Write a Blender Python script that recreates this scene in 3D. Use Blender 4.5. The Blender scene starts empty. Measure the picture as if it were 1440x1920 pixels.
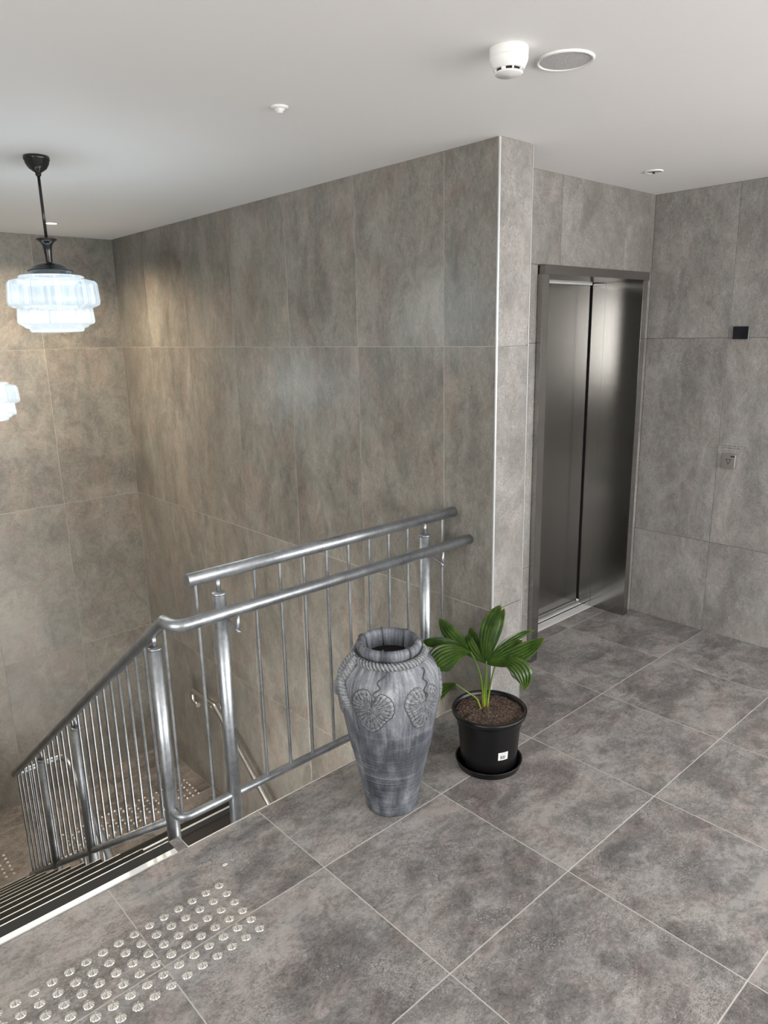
import bpy, bmesh, math, random
from mathutils import Vector, Matrix, noise
random.seed(7)
PI = math.pi
S = bpy.context.scene
COL = S.collection

# ---------------------------------------------------------------- camera
cam_d = bpy.data.cameras.new('camera')
cam = bpy.data.objects.new('camera', cam_d)
COL.objects.link(cam)
yaw, pitch, roll = [math.radians(a) for a in (47.998, 13.908, 1.2105)]
f_ = Vector((math.cos(yaw)*math.cos(pitch), math.sin(yaw)*math.cos(pitch), -math.sin(pitch)))
r_ = Vector((math.sin(yaw), -math.cos(yaw), 0))
d_ = f_.cross(r_)
r2 = r_*math.cos(roll) + d_*math.sin(roll)
d2 = d_*math.cos(roll) - r_*math.sin(roll)
M = Matrix.Identity(4)
for i in range(3):
    M[i][0] = r2[i]; M[i][1] = -d2[i]; M[i][2] = -f_[i]
M[0][3], M[1][3], M[2][3] = -1.2762, -1.7709, 1.8209
cam.matrix_world = M
cam_d.sensor_fit = 'HORIZONTAL'
cam_d.sensor_width = 36
cam_d.lens = 36*1354.6/1440
cam_d.clip_start = .02
S.camera = cam

# ---------------------------------------------------------------- world, daylight, exposure
S.view_settings.view_transform = 'Standard'
S.view_settings.look = 'None'
S.view_settings.gamma = 1
S.view_settings.use_curve_mapping = False
S.view_settings.exposure = 0.0
S.cycles.use_denoising = True
S.cycles.max_bounces = 10
S.cycles.diffuse_bounces = 5
S.cycles.sample_clamp_indirect = 6
W = bpy.data.worlds.new('world'); S.world = W
W.use_nodes = True
_t = W.node_tree; _bg = _t.nodes['Background']
_tc = _t.nodes.new('ShaderNodeTexCoord'); _sx = _t.nodes.new('ShaderNodeSeparateXYZ'); _rp = _t.nodes.new('ShaderNodeValToRGB')
_t.links.new(_tc.outputs['Generated'], _sx.inputs[0]); _t.links.new(_sx.outputs[2], _rp.inputs[0]); _t.links.new(_rp.outputs[0], _bg.inputs[0])
_rp.color_ramp.elements[0].position = .0; _rp.color_ramp.elements[0].color = (.80, .78, .755, 1)      # street level
_rp.color_ramp.elements[1].position = .06; _rp.color_ramp.elements[1].color = (1.0, .992, .98, 1)     # overcast sky
_bg.inputs[1].default_value = 13.5

def area(name, loc, rot, sx, sy, power, color, portal=False, spread=PI):
    l = bpy.data.lights.new(name, 'AREA'); l.shape = 'RECTANGLE'
    l.size = sx; l.size_y = sy; l.energy = power; l.color = color; l.spread = spread
    if portal: l.cycles.is_portal = True
    o = bpy.data.objects.new(name, l); COL.objects.link(o)
    o.location = loc; o.rotation_euler = rot
    return o
# the window openings (x0,x1,z0,z1 on a plane); the sky shines in through them
WIN_FRONT = (-.9, 5.2, 1.05, 2.3)       # y = -4.0
WIN_RIGHT = (-3.8, -1.4, .9, 2.3)      # x = 6.2 (y range)
WIN_LEFT_ADDED = (-3.4, -.2, 1.0, 2.3)      # x = -4.0 (y range); unseen, added to brighten the right wall
def portal_y(w, y): area('window_daylight', ((w[0]+w[1])/2, y, (w[2]+w[3])/2), (PI/2, 0, PI), w[1]-w[0], w[3]-w[2], 1, (1,1,1), True)
def portal_x(w, x, s): area('window_daylight', (x, (w[0]+w[1])/2, (w[2]+w[3])/2), (PI/2, 0, s*PI/2), w[1]-w[0], w[3]-w[2], 1, (1,1,1), True)
portal_y(WIN_FRONT, -4.02)
portal_x(WIN_RIGHT, 6.22, 1)
portal_x(WIN_LEFT_ADDED, -4.02, -1)

# ---------------------------------------------------------------- materials
class NT:
    def __init__(s, name):
        s.m = bpy.data.materials.new(name); s.m.use_nodes = True
        s.t = s.m.node_tree; s.b = s.t.nodes['Principled BSDF']
    def n(s, typ, **kw):
        nd = s.t.nodes.new(typ)
        for k, v in kw.items(): setattr(nd, k, v)
        return nd
    def l(s, a, b): s.t.links.new(a, b)
    def set(s, **kw):
        for k, v in kw.items(): s.b.inputs[k.replace('_', ' ')].default_value = v
    def noise(s, vec, scale, detail=6, rough=.6, dist=0):
        nd = s.n('ShaderNodeTexNoise'); nd.inputs['Scale'].default_value = scale
        nd.inputs['Detail'].default_value = detail; nd.inputs['Roughness'].default_value = rough
        nd.inputs['Distortion'].default_value = dist
        s.l(vec, nd.inputs['Vector']); return nd.outputs['Fac']
    def ramp(s, fac, *stops):
        nd = s.n('ShaderNodeValToRGB'); e = nd.color_ramp.elements
        while len(e) < len(stops): e.new(.5)
        for el, (p, c) in zip(e, stops):
            el.position = p; el.color = (c, c, c, 1) if isinstance(c, (int, float)) else (*c, 1)
        s.l(fac, nd.inputs[0]); return nd.outputs[0]
    def math(s, op, a, b=None, c=None):
        nd = s.n('ShaderNodeMath', operation=op)
        for i, x in enumerate((a, b, c)):
            if x is None: continue
            if isinstance(x, (int, float)): nd.inputs[i].default_value = x
            else: s.l(x, nd.inputs[i])
        return nd.outputs[0]
    def mix(s, fac, a, b, blend='MIX'):
        nd = s.n('ShaderNodeMix', data_type='RGBA', blend_type=blend)
        for i, x in ((0, fac), (6, a), (7, b)):
            if isinstance(x, (int, float)): nd.inputs[i].default_value = x
            elif isinstance(x, tuple): nd.inputs[i].default_value = (*x, 1)
            else: s.l(x, nd.inputs[i])
        return nd.outputs[2]
    def bump(s, h, strength, dist=.01):
        nd = s.n('ShaderNodeBump'); nd.inputs['Strength'].default_value = strength
        nd.inputs['Distance'].default_value = dist; s.l(h, nd.inputs['Height'])
        s.l(nd.outputs[0], s.b.inputs['Normal'])

def flat(name, col, rough=.5, metal=0, **kw):
    t = NT(name); t.set(Base_Color=(*col, 1), Roughness=rough, Metallic=metal, **kw)
    return t.m

def stone(name, dark, mid, light, rough, amp=1.0, wide=.10, tint=1.0, spec=.8):
    t = NT(name)
    geo = t.n('ShaderNodeNewGeometry'); oi = t.n('ShaderNodeObjectInfo')
    sc = t.n('ShaderNodeVectorMath', operation='SCALE'); 
    comb = t.n('ShaderNodeCombineXYZ')
    t.l(oi.outputs['Random'], comb.inputs[0]); t.l(oi.outputs['Random'], comb.inputs[1]); t.l(oi.outputs['Random'], comb.inputs[2])
    t.l(comb.outputs[0], sc.inputs[0]); sc.inputs['Scale'].default_value = 37
    add = t.n('ShaderNodeVectorMath', operation='ADD')
    t.l(geo.outputs['Position'], add.inputs[0]); t.l(sc.outputs[0], add.inputs[1])
    v = add.outputs[0]
    # warp a little so that the clouds run diagonally like cut slate
    mp = t.n('ShaderNodeMapping'); mp.inputs['Rotation'].default_value = (.5, .4, .6)
    mp.inputs['Scale'].default_value = (1.0, 1.5, .8)
    t.l(v, mp.inputs['Vector']); v = mp.outputs[0]
    big = t.noise(v, 2.1, 5, .55, .8)
    med = t.noise(v, 8.5, 10, .72, .8)
    fine = t.noise(v, 48, 7, .80, .5)
    tot = t.math('ADD', t.math('MULTIPLY', big, .33), t.math('ADD', t.math('MULTIPLY', med, .37), t.math('MULTIPLY', fine, .30)))
    base = t.ramp(tot, (.50-wide, dark), (.50, mid), (.50+wide, light))
    # reddish and bluish clouds
    hue = t.ramp(t.noise(v, 3.2, 6, .6, 1.2), (.38, (1-.04*tint, 1.0, 1+.02*tint)), (.50, (1, 1, 1)), (.64, (1+.09*tint, 1-.02*tint, 1-.035*tint)))
    base = t.mix(1, base, hue, 'MULTIPLY')
    pale = tuple(min(1, c*1.5) for c in light)
    # pale scratchy veins, gathered in patches
    patch = t.ramp(t.noise(v, 3.3, 7, .66, .9), (.46, 0.0), (.60, 1.0))
    for scl, wd, am in ((9, .016, .60), (30, .045, .50)):
        va = t.math('ABSOLUTE', t.math('SUBTRACT', t.noise(v, scl, 8, .74, 2.6), .5))
        vm = t.ramp(va, (.0, 1.0), (wd, 0.0))
        base = t.mix(t.math('MULTIPLY', t.math('MULTIPLY', vm, patch), am*amp), base, pale)
    va = t.math('ABSOLUTE', t.math('SUBTRACT', t.noise(v, 16, 9, .78, 3.2), .5))
    base = t.mix(t.math('MULTIPLY', t.ramp(va, (.0, 1.0), (.035, 0.0)), .20*amp), base, pale)
    # crumbly light speckle
    sp = t.ramp(t.noise(v, 130, 3, .7, .3), (.54, 0.0), (.62, 1.0))
    sf = t.math('MULTIPLY', t.math('MULTIPLY', sp, t.ramp(t.noise(v, 6.5, 7, .68, .6), (.49, 0.0), (.60, 1.0))), .42*amp)
    base = t.mix(sf, base, pale)
    # dark pits and short cracks
    pit = t.ramp(t.noise(v, 42, 6, .74, 1.6), (.27, 1.0), (.33, 0.0))
    base = t.mix(t.math('MULTIPLY', pit, .24*amp), base, tuple(c*.45 for c in dark))
    va = t.math('ABSOLUTE', t.math('SUBTRACT', t.noise(v, 5.5, 7, .7, 1.8), .5))
    ck = t.math('MULTIPLY', t.ramp(va, (.0, 1.0), (.006, 0.0)), t.ramp(t.noise(v, 7, 4, .6, .3), (.56, 0.0), (.62, 1.0)))
    base = t.mix(t.math('MULTIPLY', ck, .5*amp), base, tuple(c*.5 for c in dark))
    t.l(base, t.b.inputs['Base Color'])
    rg = t.math('ADD', t.math('MULTIPLY', med, .22), rough-.11)
    t.l(rg, t.b.inputs['Roughness'])
    t.bump(t.math('ADD', t.math('MULTIPLY', med, 1.0), t.math('MULTIPLY', fine, .5)), .10, .006)
    t.b.inputs['Specular IOR Level'].default_value = spec
    return t.m

M_wall = stone('stone_wall_tile', (.098, .091, .079), (.185, .172, .150), (.300, .281, .246), .345, .7, .115)
M_wall2 = stone('stone_wall_tile_cool', (.096, .090, .084), (.180, .170, .160), (.315, .300, .285), .38, 1.1, .150, .45)
M_floor = stone('stone_floor_tile', (.074, .069, .066), (.133, .1245, .1195), (.262, .247, .238), .47, 1.6, .070, 1.0, .45)
M_grout = flat('grout_light', (.42, .398, .372), .9)
M_groutw = flat('grout_wall', (.50, .47, .43), .9)
M_grout_shade = flat('grout_joint_shade', (.085, .080, .075), .9)  # light grout darkened: joint shadow of right and lift walls put into the colour

def paint():
    t = NT('ceiling_paint')
    t.set(Base_Color=(.87, .865, .86, 1), Roughness=.75)
    g = t.n('ShaderNodeNewGeometry')
    t.bump(t.noise(g.outputs['Position'], 180, 3, .6), .05, .002)
    return t.m
M_ceil = paint()

def galv():
    t = NT('galvanised_steel')
    g = t.n('ShaderNodeNewGeometry')
    n1 = t.noise(g.outputs['Position'], 9, 5, .6, .5)
    n2 = t.noise(g.outputs['Position'], 60, 4, .6)
    tot = t.math('ADD', t.math('MULTIPLY', n1, .7), t.math('MULTIPLY', n2, .3))
    t.l(t.ramp(tot, (.35, (.26, .28, .30)), (.65, (.47, .495, .515))), t.b.inputs['Base Color'])
    t.l(t.math('ADD', t.math('MULTIPLY', tot, .30), .24), t.b.inputs['Roughness'])
    t.set(Metallic=.92)
    return t.m
M_galv = galv()
M_satin = flat('satin_steel', (.66, .64, .61), .28, 1)
M_bright = flat('polished_stud_steel', (.95, .93, .89), .24, 1)

def brushed(name, col, rough):
    t = NT(name)
    g = t.n('ShaderNodeNewGeometry')
    mp = t.n('ShaderNodeMapping'); mp.inputs['Scale'].default_value = (260, 260, 3)
    t.l(g.outputs['Position'], mp.inputs['Vector'])
    n1 = t.noise(mp.outputs[0], 1, 3, .6)
    t.l(t.ramp(n1, (.3, tuple(c*.96 for c in col)), (.7, tuple(min(1, c*1.02) for c in col))), t.b.inputs['Base Color'])
    t.set(Roughness=rough, Metallic=1)
    return t.m
M_brush = brushed('brushed_steel', (.41, .403, .390), .15)
M_brush_d = brushed('brushed_steel_frame', (.32, .303, .288), .24)
M_alu = flat('aluminium_strip', (.86, .86, .85), .42, .55)
M_trim = flat('corner_trim_aluminium', (.66, .68, .69), .38, .7)
M_ins = flat('black_grit_insert', (.022, .022, .020), .85)
M_dark = flat('dark_side_board', (.030, .026, .024), .6)
M_black = flat('black_enamel', (.012, .013, .014), .22)
M_plastic = flat('black_pot_plastic', (.0045, .0045, .005), .30, 0, Specular_IOR_Level=.35)
M_white = flat('white_plastic', (.80, .80, .79), .4)
M_grille = flat('speaker_grille', (.52, .53, .53), .7)
M_glassb = flat('black_glass', (.006, .007, .010), .10)
M_text = flat('black_print', (.02, .02, .02), .6)
M_void = flat('dark_void', (.002, .002, .002), 1)  # near-black colour for hollows that get no light
M_plain = flat('painted_wall', (.40, .39, .375), .8)

# ---------------------------------------------------------------- helpers
def link(name, mesh, mat, parent=None, loc=None, label=None):
    o = bpy.data.objects.new(name, mesh); COL.objects.link(o)
    if mat is not None and len(mesh.materials) == 0: mesh.materials.append(mat)
    if parent is not None: o.parent = parent
    if loc is not None: o.location = loc
    if label: o['label'] = label
    return o
def bm_mesh(bm, name, smooth=False):
    me = bpy.data.meshes.new(name); bm.normal_update(); bm.to_mesh(me); bm.free()
    if smooth:
        for p in me.polygons: p.use_smooth = True
    return me
def thing(name, label, cat, loc=(0, 0, 0), group=None):
    o = bpy.data.objects.new(name, None); COL.objects.link(o); o.empty_display_size = .1
    o.location = loc; o['label'] = label; o['category'] = cat
    if group: o['group'] = group
    return o
def tagm(o, label, cat, group=None):
    o['label'] = label; o['category'] = cat
    if group: o['group'] = group
    return o
def struct(o): o['kind'] = 'structure'; return o
def add_box(bm, x0, x1, y0, y1, z0, z1):
    vs = [bm.verts.new((x, y, z)) for x in (x0, x1) for y in (y0, y1) for z in (z0, z1)]
    for q in ((0, 1, 3, 2), (4, 6, 7, 5), (0, 4, 5, 1), (2, 3, 7, 6), (0, 2, 6, 4), (1, 5, 7, 3)):
        bm.faces.new([vs[i] for i in q])
def box(name, x0, x1, y0, y1, z0, z1, mat, parent=None, bevel=0, label=None, rel=(0, 0, 0)):
    bm = bmesh.new(); add_box(bm, x0-rel[0], x1-rel[0], y0-rel[1], y1-rel[1], z0-rel[2], z1-rel[2])
    if bevel: bmesh.ops.bevel(bm, geom=bm.edges[:], offset=bevel, segments=2, affect='EDGES')
    return link(name, bm_mesh(bm, name), mat, parent, label=label)
_cache = {}
def tile(name, x0, x1, y0, y1, z0, z1, mat, parent):
    """one tile: a bevel-edged slab, meshes shared between tiles of a size"""
    k = (round(x1-x0, 4), round(y1-y0, 4), round(z1-z0, 4), mat.name)
    if k not in _cache:
        bm = bmesh.new(); a, b, c = (x1-x0)/2, (y1-y0)/2, (z1-z0)/2
        add_box(bm, -a, a, -b, b, -c, c)
        bmesh.ops.bevel(bm, geom=bm.edges[:], offset=.0008, segments=1, affect='EDGES')
        _cache[k] = bm_mesh(bm, name)
    return link(name, _cache[k], mat, parent, ((x0+x1)/2, (y0+y1)/2, (z0+z1)/2))
def add_tube(bm, pts, r, segs=14, caps=True, rfun=None):
    pts = [Vector(p) for p in pts]; n = len(pts); rings = []
    t0 = (pts[1]-pts[0]).normalized()
    u = t0.cross(Vector((0, 0, 1)))
    if u.length < .05: u = t0.cross(Vector((1, 0, 0)))
    u.normalize()
    for i in range(n):
        if i == 0: t = (pts[1]-pts[0]).normalized()
        elif i == n-1: t = (pts[-1]-pts[-2]).normalized()
        else:
            a = (pts[i]-pts[i-1]).normalized(); b = (pts[i+1]-pts[i]).normalized(); t = (a+b).normalized()
        u = (u - t*u.dot(t)).normalized(); w = t.cross(u)
        k = 1
        if 0 < i < n-1:
            c = (pts[i+1]-pts[i]).normalized().dot(t); k = 1/max(c, .6)
        ring = []
        for j in range(segs):
            a = 2*PI*j/segs; rr = r if rfun is None else r*rfun(i/(n-1), a)
            d = u*math.cos(a)*rr + w*math.sin(a)*rr
            ring.append(bm.verts.new(pts[i]+d))
        rings.append(ring)
    for i in range(n-1):
        for j in range(segs):
            bm.faces.new((rings[i][j], rings[i][(j+1) % segs], rings[i+1][(j+1) % segs], rings[i+1][j]))
    if caps:
        bm.faces.new(rings[0][::-1]); bm.faces.new(rings[-1])
def tube(name, pts, r, mat, parent=None, segs=14, caps=True, rfun=None, label=None):
    bm = bmesh.new(); add_tube(bm, pts, r, segs, caps, rfun)
    me = bm_mesh(bm, name, True)
    if caps:
        for p in me.polygons:
            if len(p.vertices) > 4: p.use_smooth = False
    return link(name, me, mat, parent, label=label)
def fillet(pts, rad, n=7):
    """round the corners of a polyline; rad per inner corner (0 = mitre)"""
    pts = [Vector(p) for p in pts]; out = [pts[0]]
    for i in range(1, len(pts)-1):
        r = rad[i-1]
        if r <= 0: out.append(pts[i]); continue
        a = (pts[i-1]-pts[i]).normalized(); b = (pts[i+1]-pts[i]).normalized()
        p0 = pts[i]+a*r; p1 = pts[i]+b*r
        for k in range(n+1):
            t = k/n
            out.append(p0*(1-t)**2 + pts[i]*2*t*(1-t) + p1*t*t)
    out.append(pts[-1]); return out
def add_lathe(bm, prof, segs=48, cx=0, cy=0, rmod=None, cap0=False, cap1=False):
    rings = []
    for (r, z) in prof:
        ring = []
        for j in range(segs):
            a = 2*PI*j/segs; rr = r if rmod is None else rmod(r, z, a)
            ring.append(bm.verts.new((cx+rr*math.cos(a), cy+rr*math.sin(a), z)))
        rings.append(ring)
    for i in range(len(prof)-1):
        for j in range(segs):
            bm.faces.new((rings[i][j], rings[i][(j+1) % segs], rings[i+1][(j+1) % segs], rings[i+1][j]))
    if cap0: bm.faces.new(rings[0][::-1])
    if cap1: bm.faces.new(rings[-1])
def lathe(name, prof, mat, parent=None, segs=48, smooth=True, label=None, **kw):
    bm = bmesh.new(); add_lathe(bm, prof, segs, **kw)
    bmesh.ops.recalc_face_normals(bm, faces=bm.faces[:])
    me = bm_mesh(bm, name, smooth)
    return link(name, me, mat, parent, label=label)
def autosharp(o, ang=35):
    me = o.data; bm = bmesh.new(); bm.from_mesh(me)
    for e in bm.edges:
        if len(e.link_faces) == 2 and e.calc_face_angle(0) > math.radians(ang): e.smooth = False
    bm.to_mesh(me); bm.free()

# ---------------------------------------------------------------- key dimensions (metres)
ZC = 2.568; J = [2.568, 1.756, .565, -.626, -1.817, -3.008, -3.66]
XM = 1.175; XN = 1.397; YC = .222; YW = 4.052; XR = 2.949; YL = .497
YE = .428; ZL = -1.83; G = .003; GW = .0012; T = .009
XS = -1.75                                            # outer wall of the stair
RISE = .183; GO = .268; Y0 = .508

# ---------------------------------------------------------------- floor of the landing
floor = struct(box('floor', -4, 6.2, -4.5, YE-.004, -.22, -.0004, M_grout))
bm = bmesh.new()
add_box(bm, -.299, -.34, YE-.004, Y0-.004, -.22, -.0004)
link('floor_edge', bm_mesh(bm, 'floor_edge'), M_grout, floor)
bm = bmesh.new()                                      # floor in front of and inside the lift entrance
add_box(bm, XN+.003, XR, YE-.004, YL, -.22, -.0004); add_box(bm, XN-.008, XR+.2, YL, .95, -.22, -.0204); add_box(bm, 1.884, 2.812, YL, .70, -.0204, -.0004)
link('floor_recess', bm_mesh(bm, 'floor_recess'), M_grout, floor)
def ftiles(parent, xs, ys, ztop, mat, clip, th=T):
    for i in range(len(xs)-1):
        for j in range(len(ys)-1):
            for (cx0, cx1, cy0, cy1) in clip:
                a, b = max(xs[i], cx0), min(xs[i+1], cx1); c, d = max(ys[j], cy0), min(ys[j+1], cy1)
                if b-a < .02 or d-c < .02: continue
                tile('tile', a+G*.6, b-G*.6, c+G*.6, d-G*.6, ztop-th, ztop+random.uniform(0, .0004), mat, parent)
xs = [round(-4.2+.6*i, 3) for i in range(18)]; ys = [round(-4.8+.6*i, 3) for i in range(10)]
ftiles(floor, xs, ys, 0, M_floor, [(-4, 6.2, -4.5, 0), (-4, 1.2, 0, YE-.001)])
ftiles(floor, [1.2, 1.8, 2.4, XR], [0, .6, 1.2], 0, M_floor, [(1.2, XR, 0, .6), (1.885, 2.811, .6, .70)])
tile('tile', -.339, -.301, YE+.001, Y0, -T, .0002, M_floor, floor)
link_trim = box('edge_trim', -.30, XM, YE, YE+.004, -.05, .0012, M_alu, floor)
box('edge_trim', -.301, -.2975, YE+.004, Y0+.003, -.05, .0012, M_trim, floor)
box('slab_face', -.30, XM, YE-.002, YE, -.22, -.05, M_dark, floor)

# ---------------------------------------------------------------- lower landing
fl2 = struct(box('floor', XS, XM, 2.925, YW, ZL-.20, ZL-.0004, M_grout))
ftiles(fl2, [-1.831, -1.231, -.631, -.031, .569, 1.169+.01], [2.575, 3.175, 3.775, 4.375], ZL, M_floor, [(XS, XM, 2.925, YW)])
fl3 = struct(box('floor', XS, XM, -1.2, YW, -3.86, -3.66, M_floor))

# ---------------------------------------------------------------- walls
def wall_tiles_x(parent, x, ys_, zs_, face, mat, skip=None):
    """tiles standing on a wall whose face is the plane x, facing face (-1/+1)"""
    for i in range(len(ys_)-1):
        for k in range(len(zs_)-1):
            a, b = sorted((ys_[i], ys_[i+1])); c, d = sorted((zs_[k], zs_[k+1]))
            e = random.uniform(0, .0005)
            x0, x1 = (x-e, x+T) if face < 0 else (x-T, x+e)
            tile('tile', x0, x1, a+GW, b-GW, c+GW, d-GW, mat, parent)
def wall_tiles_y(parent, y, xs_, zs_, mat, holes=()):
    for i in range(len(xs_)-1):
        for k in range(len(zs_)-1):
            a, b = sorted((xs_[i], xs_[i+1])); c, d = sorted((zs_[k], zs_[k+1]))
            if b-a < .01: continue
            tile('tile', a+GW, b-GW, y-random.uniform(0, .0005), y+T, c+GW, d-GW, mat, parent)

# big middle wall above the stair
wm = struct(box('wall_middle', XM+.0012, XN-.009, YC+.012, YW+.2, -3.66, ZC, M_groutw))
wall_tiles_x(wm, XM, [YC+.004, .524]+[.524+.6*i for i in range(1, 6)]+[YW], J, -1, M_wall)
wr = struct(box('wall_return', XM+.012, XN-.012, YC+.0075, YC+.0119, -.2, ZC, M_groutw))
wall_tiles_y(wr, YC, [XM+.009, XN-.004], [2.568, 1.756, .565, 0], M_wall2)
struct(box('trim_corner', XM-.0015, XM+.0085, YC-.0015, YC+.004, 0, ZC-.001, M_trim))
struct(box('trim_edge', XN-.004, XN, YC-.001, YC+.009, 0, ZC-.001, M_trim))
# return into the lift wall
wq = struct(box('wall_reveal', XN-.0089, XN-.007, YC+.012, YL, -.2, ZC, M_grout_shade))
for c, d in ((0, .565), (.565, 1.756), (1.756, 2.568)):
    tile('tile', XN-.007, XN, YC+.01, YL, c+G/2, d-G/2, M_wall2, wq)
# lift wall, with the opening for the entrance
wl = struct(box('wall_lift', XN-.008, 1.82, YL+.0015, .9, .0008, ZC, M_grout_shade))
box('wall_core', 1.82, 2.872, YL+.0015, .9, 2.13, ZC, M_grout_shade, wl)
box('wall_core', 2.872, XR+.2, YL+.0015, .9, .0008, ZC, M_grout_shade, wl)
for a, b in ((XN, 1.828),):
    wall_tiles_y(wl, YL, [a, b], [0, .565, 1.756, 2.135], M_wall2)
wall_tiles_y(wl, YL, [XN, 2.013], [2.135, ZC], M_wall2)
wall_tiles_y(wl, YL, [2.013, 2.628, XR], [2.135, ZC], M_wall2)
wall_tiles_y(wl, YL, [2.866, XR], [0, .565, 1.756, 2.135], M_wall2)
# right wall
YR0 = -1.2
wri = struct(box('wall_right', XR+.0015, XR+.2, YR0, YL+.2, -.2, ZC, M_grout_shade))
wall_tiles_x(wri, XR, [YL, .012, -.588, YR0], [0, .565, 1.756, ZC], -1, M_wall2)
# far-left wall behind the stair
wle = struct(box('wall_left', XS, XM+.01, YW+.0012, YW+.2, -3.66, ZC, M_groutw))
wall_tiles_y(wle, YW, [XM, .575, -.025, -.625, -1.225, XS], J, M_wall)
# walls outside the photograph
def wall_hole_y(name, x0, x1, y, z0, z1, w, th=.2):
    bm = bmesh.new(); a, b, c, d = w
    add_box(bm, x0, a, y-th, y, z0, z1); add_box(bm, b, x1, y-th, y, z0, z1)
    add_box(bm, a, b, y-th, y, z0, c); add_box(bm, a, b, y-th, y, d, z1)
    return struct(link(name, bm_mesh(bm, name), M_plain))
def wall_hole_x(name, y0, y1, x, z0, z1, w, th):
    bm = bmesh.new(); a, b, c, d = w; xa, xb = sorted((x, x+th))
    add_box(bm, xa, xb, y0, a, z0, z1); add_box(bm, xa, xb, b, y1, z0, z1)
    add_box(bm, xa, xb, a, b, z0, c); add_box(bm, xa, xb, a, b, d, z1)
    return struct(link(name, bm_mesh(bm, name), M_plain))
wall_hole_y('wall_front', -4, 6.2, -4.0, -.22, ZC, WIN_FRONT)
wall_hole_x('wall_far_right', -4.5, YR0, 6.2, -.22, ZC, WIN_RIGHT, .2)
struct(box('wall_stair', XS-.2, XS, .63, YW, -3.66, ZC, M_plain))
struct(box('wall_back', XR+.2, 6.2, YR0, YR0+.2, -.22, ZC, M_plain))
wall_hole_x('wall_far_left', -4.0, .43, -4, -.22, ZC, WIN_LEFT_ADDED, -.2)
struct(box('wall_behind', -4, XS, .43, .63, -.22, ZC, M_plain))
struct(box('wall_under', XS, XM, -1.4, -1.2, -3.66, -.22, M_plain))
ceil = struct(box('ceiling', -4.2, 6.4, -4.7, YW+.2, ZC, ZC+.2, M_ceil))

def window_frame(idx, w, ax, pos):
    a, b, c, d = w; bm = bmesh.new(); n = 3; t = .03
    def bar(u0, u1, v0, v1):
        if ax == 'y': add_box(bm, u0, u1, pos-.03, pos+.03, v0, v1)
        else: add_box(bm, pos-.03, pos+.03, u0, u1, v0, v1)
    for i in range(n+1):
        u = a+(b-a)*i/n; bar(max(a, u-t), min(b, u+t), c, d)
    bar(a, b, c, c+t); bar(a, b, d-t, d)
    o = link('window_%d' % idx, bm_mesh(bm, 'window'), M_black); struct(o)
window_frame(1, WIN_FRONT, 'y', -4.1)
window_frame(2, WIN_RIGHT, 'x', 6.3)
window_frame(3, WIN_LEFT_ADDED, 'x', -4.1)  # frame of the added left window

# ---------------------------------------------------------------- lift entrance
door = bpy.data.objects.new('door_1', None); COL.objects.link(door); struct(door)
door.location = (2.33, YL, 0)
RL = (2.33, YL, 0)
def dpart(name, *a, mat=M_brush, **k): return box(name, *a, mat, door, rel=RL, **k)
FX0, FX1, FI0, FI1, FY = 1.828, 2.866, 1.884, 2.812, .467
dpart('jamb', FX0, FI0, FY, .712, 0.001, 2.088, bevel=.001)
dpart('jamb', FI1, FX1, FY, .712, 0.001, 2.088, bevel=.001)
dpart('jamb', FI0-.03, FI0, .714, .802, 0.001, 2.088, bevel=.001)
dpart('jamb', FI1+.002, FI1+.03, .714, .802, 0.001, 2.088, bevel=.001)
dpart('header', FX0+.006, FX1, FY-.006, .712, 2.089, 2.134, mat=M_brush_d, bevel=.001)
dpart('header', FI0-.03, FI1+.03, .714, .86, 2.092, 2.13, bevel=.001)
dpart('header_strip', FI0-.02, FI1-.006, .802, .808, 2.080, 2.091, mat=M_alu)
dpart('door_panel', FI0-.03, 2.3285, .812, .85, .012, 2.085, bevel=.002)
dpart('door_panel', 2.3315, FI1-.010, .812, .85, .012, 2.085, bevel=.002)
dpart('shaft_back', 1.815, 2.878, .8605, .8995, -.02, 2.128, mat=M_void)
# ribbed sill plate and door track
bm = bmesh.new()
add_box(bm, FI0, FI1+.02, .702, .862, -.02, .0005)
for i in range(9): add_box(bm, FI0, FI1+.02, .705+i*.0072, .7088+i*.0072, .0005, .003)
link('sill', bm_mesh(bm, 'sill'), M_alu, door).location = (-RL[0], -RL[1], 0)
dpart('door_track', FI0, FI1+.02, .766, .779, .0006, .0012, mat=M_void)
bm = bmesh.new(); add_box(bm, FI0, FI1+.02, .782, .806, .0006, .005)
link('sill_track', bm_mesh(bm, 'sill_track'), M_alu, door).location = (-RL[0], -RL[1], 0)

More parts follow.
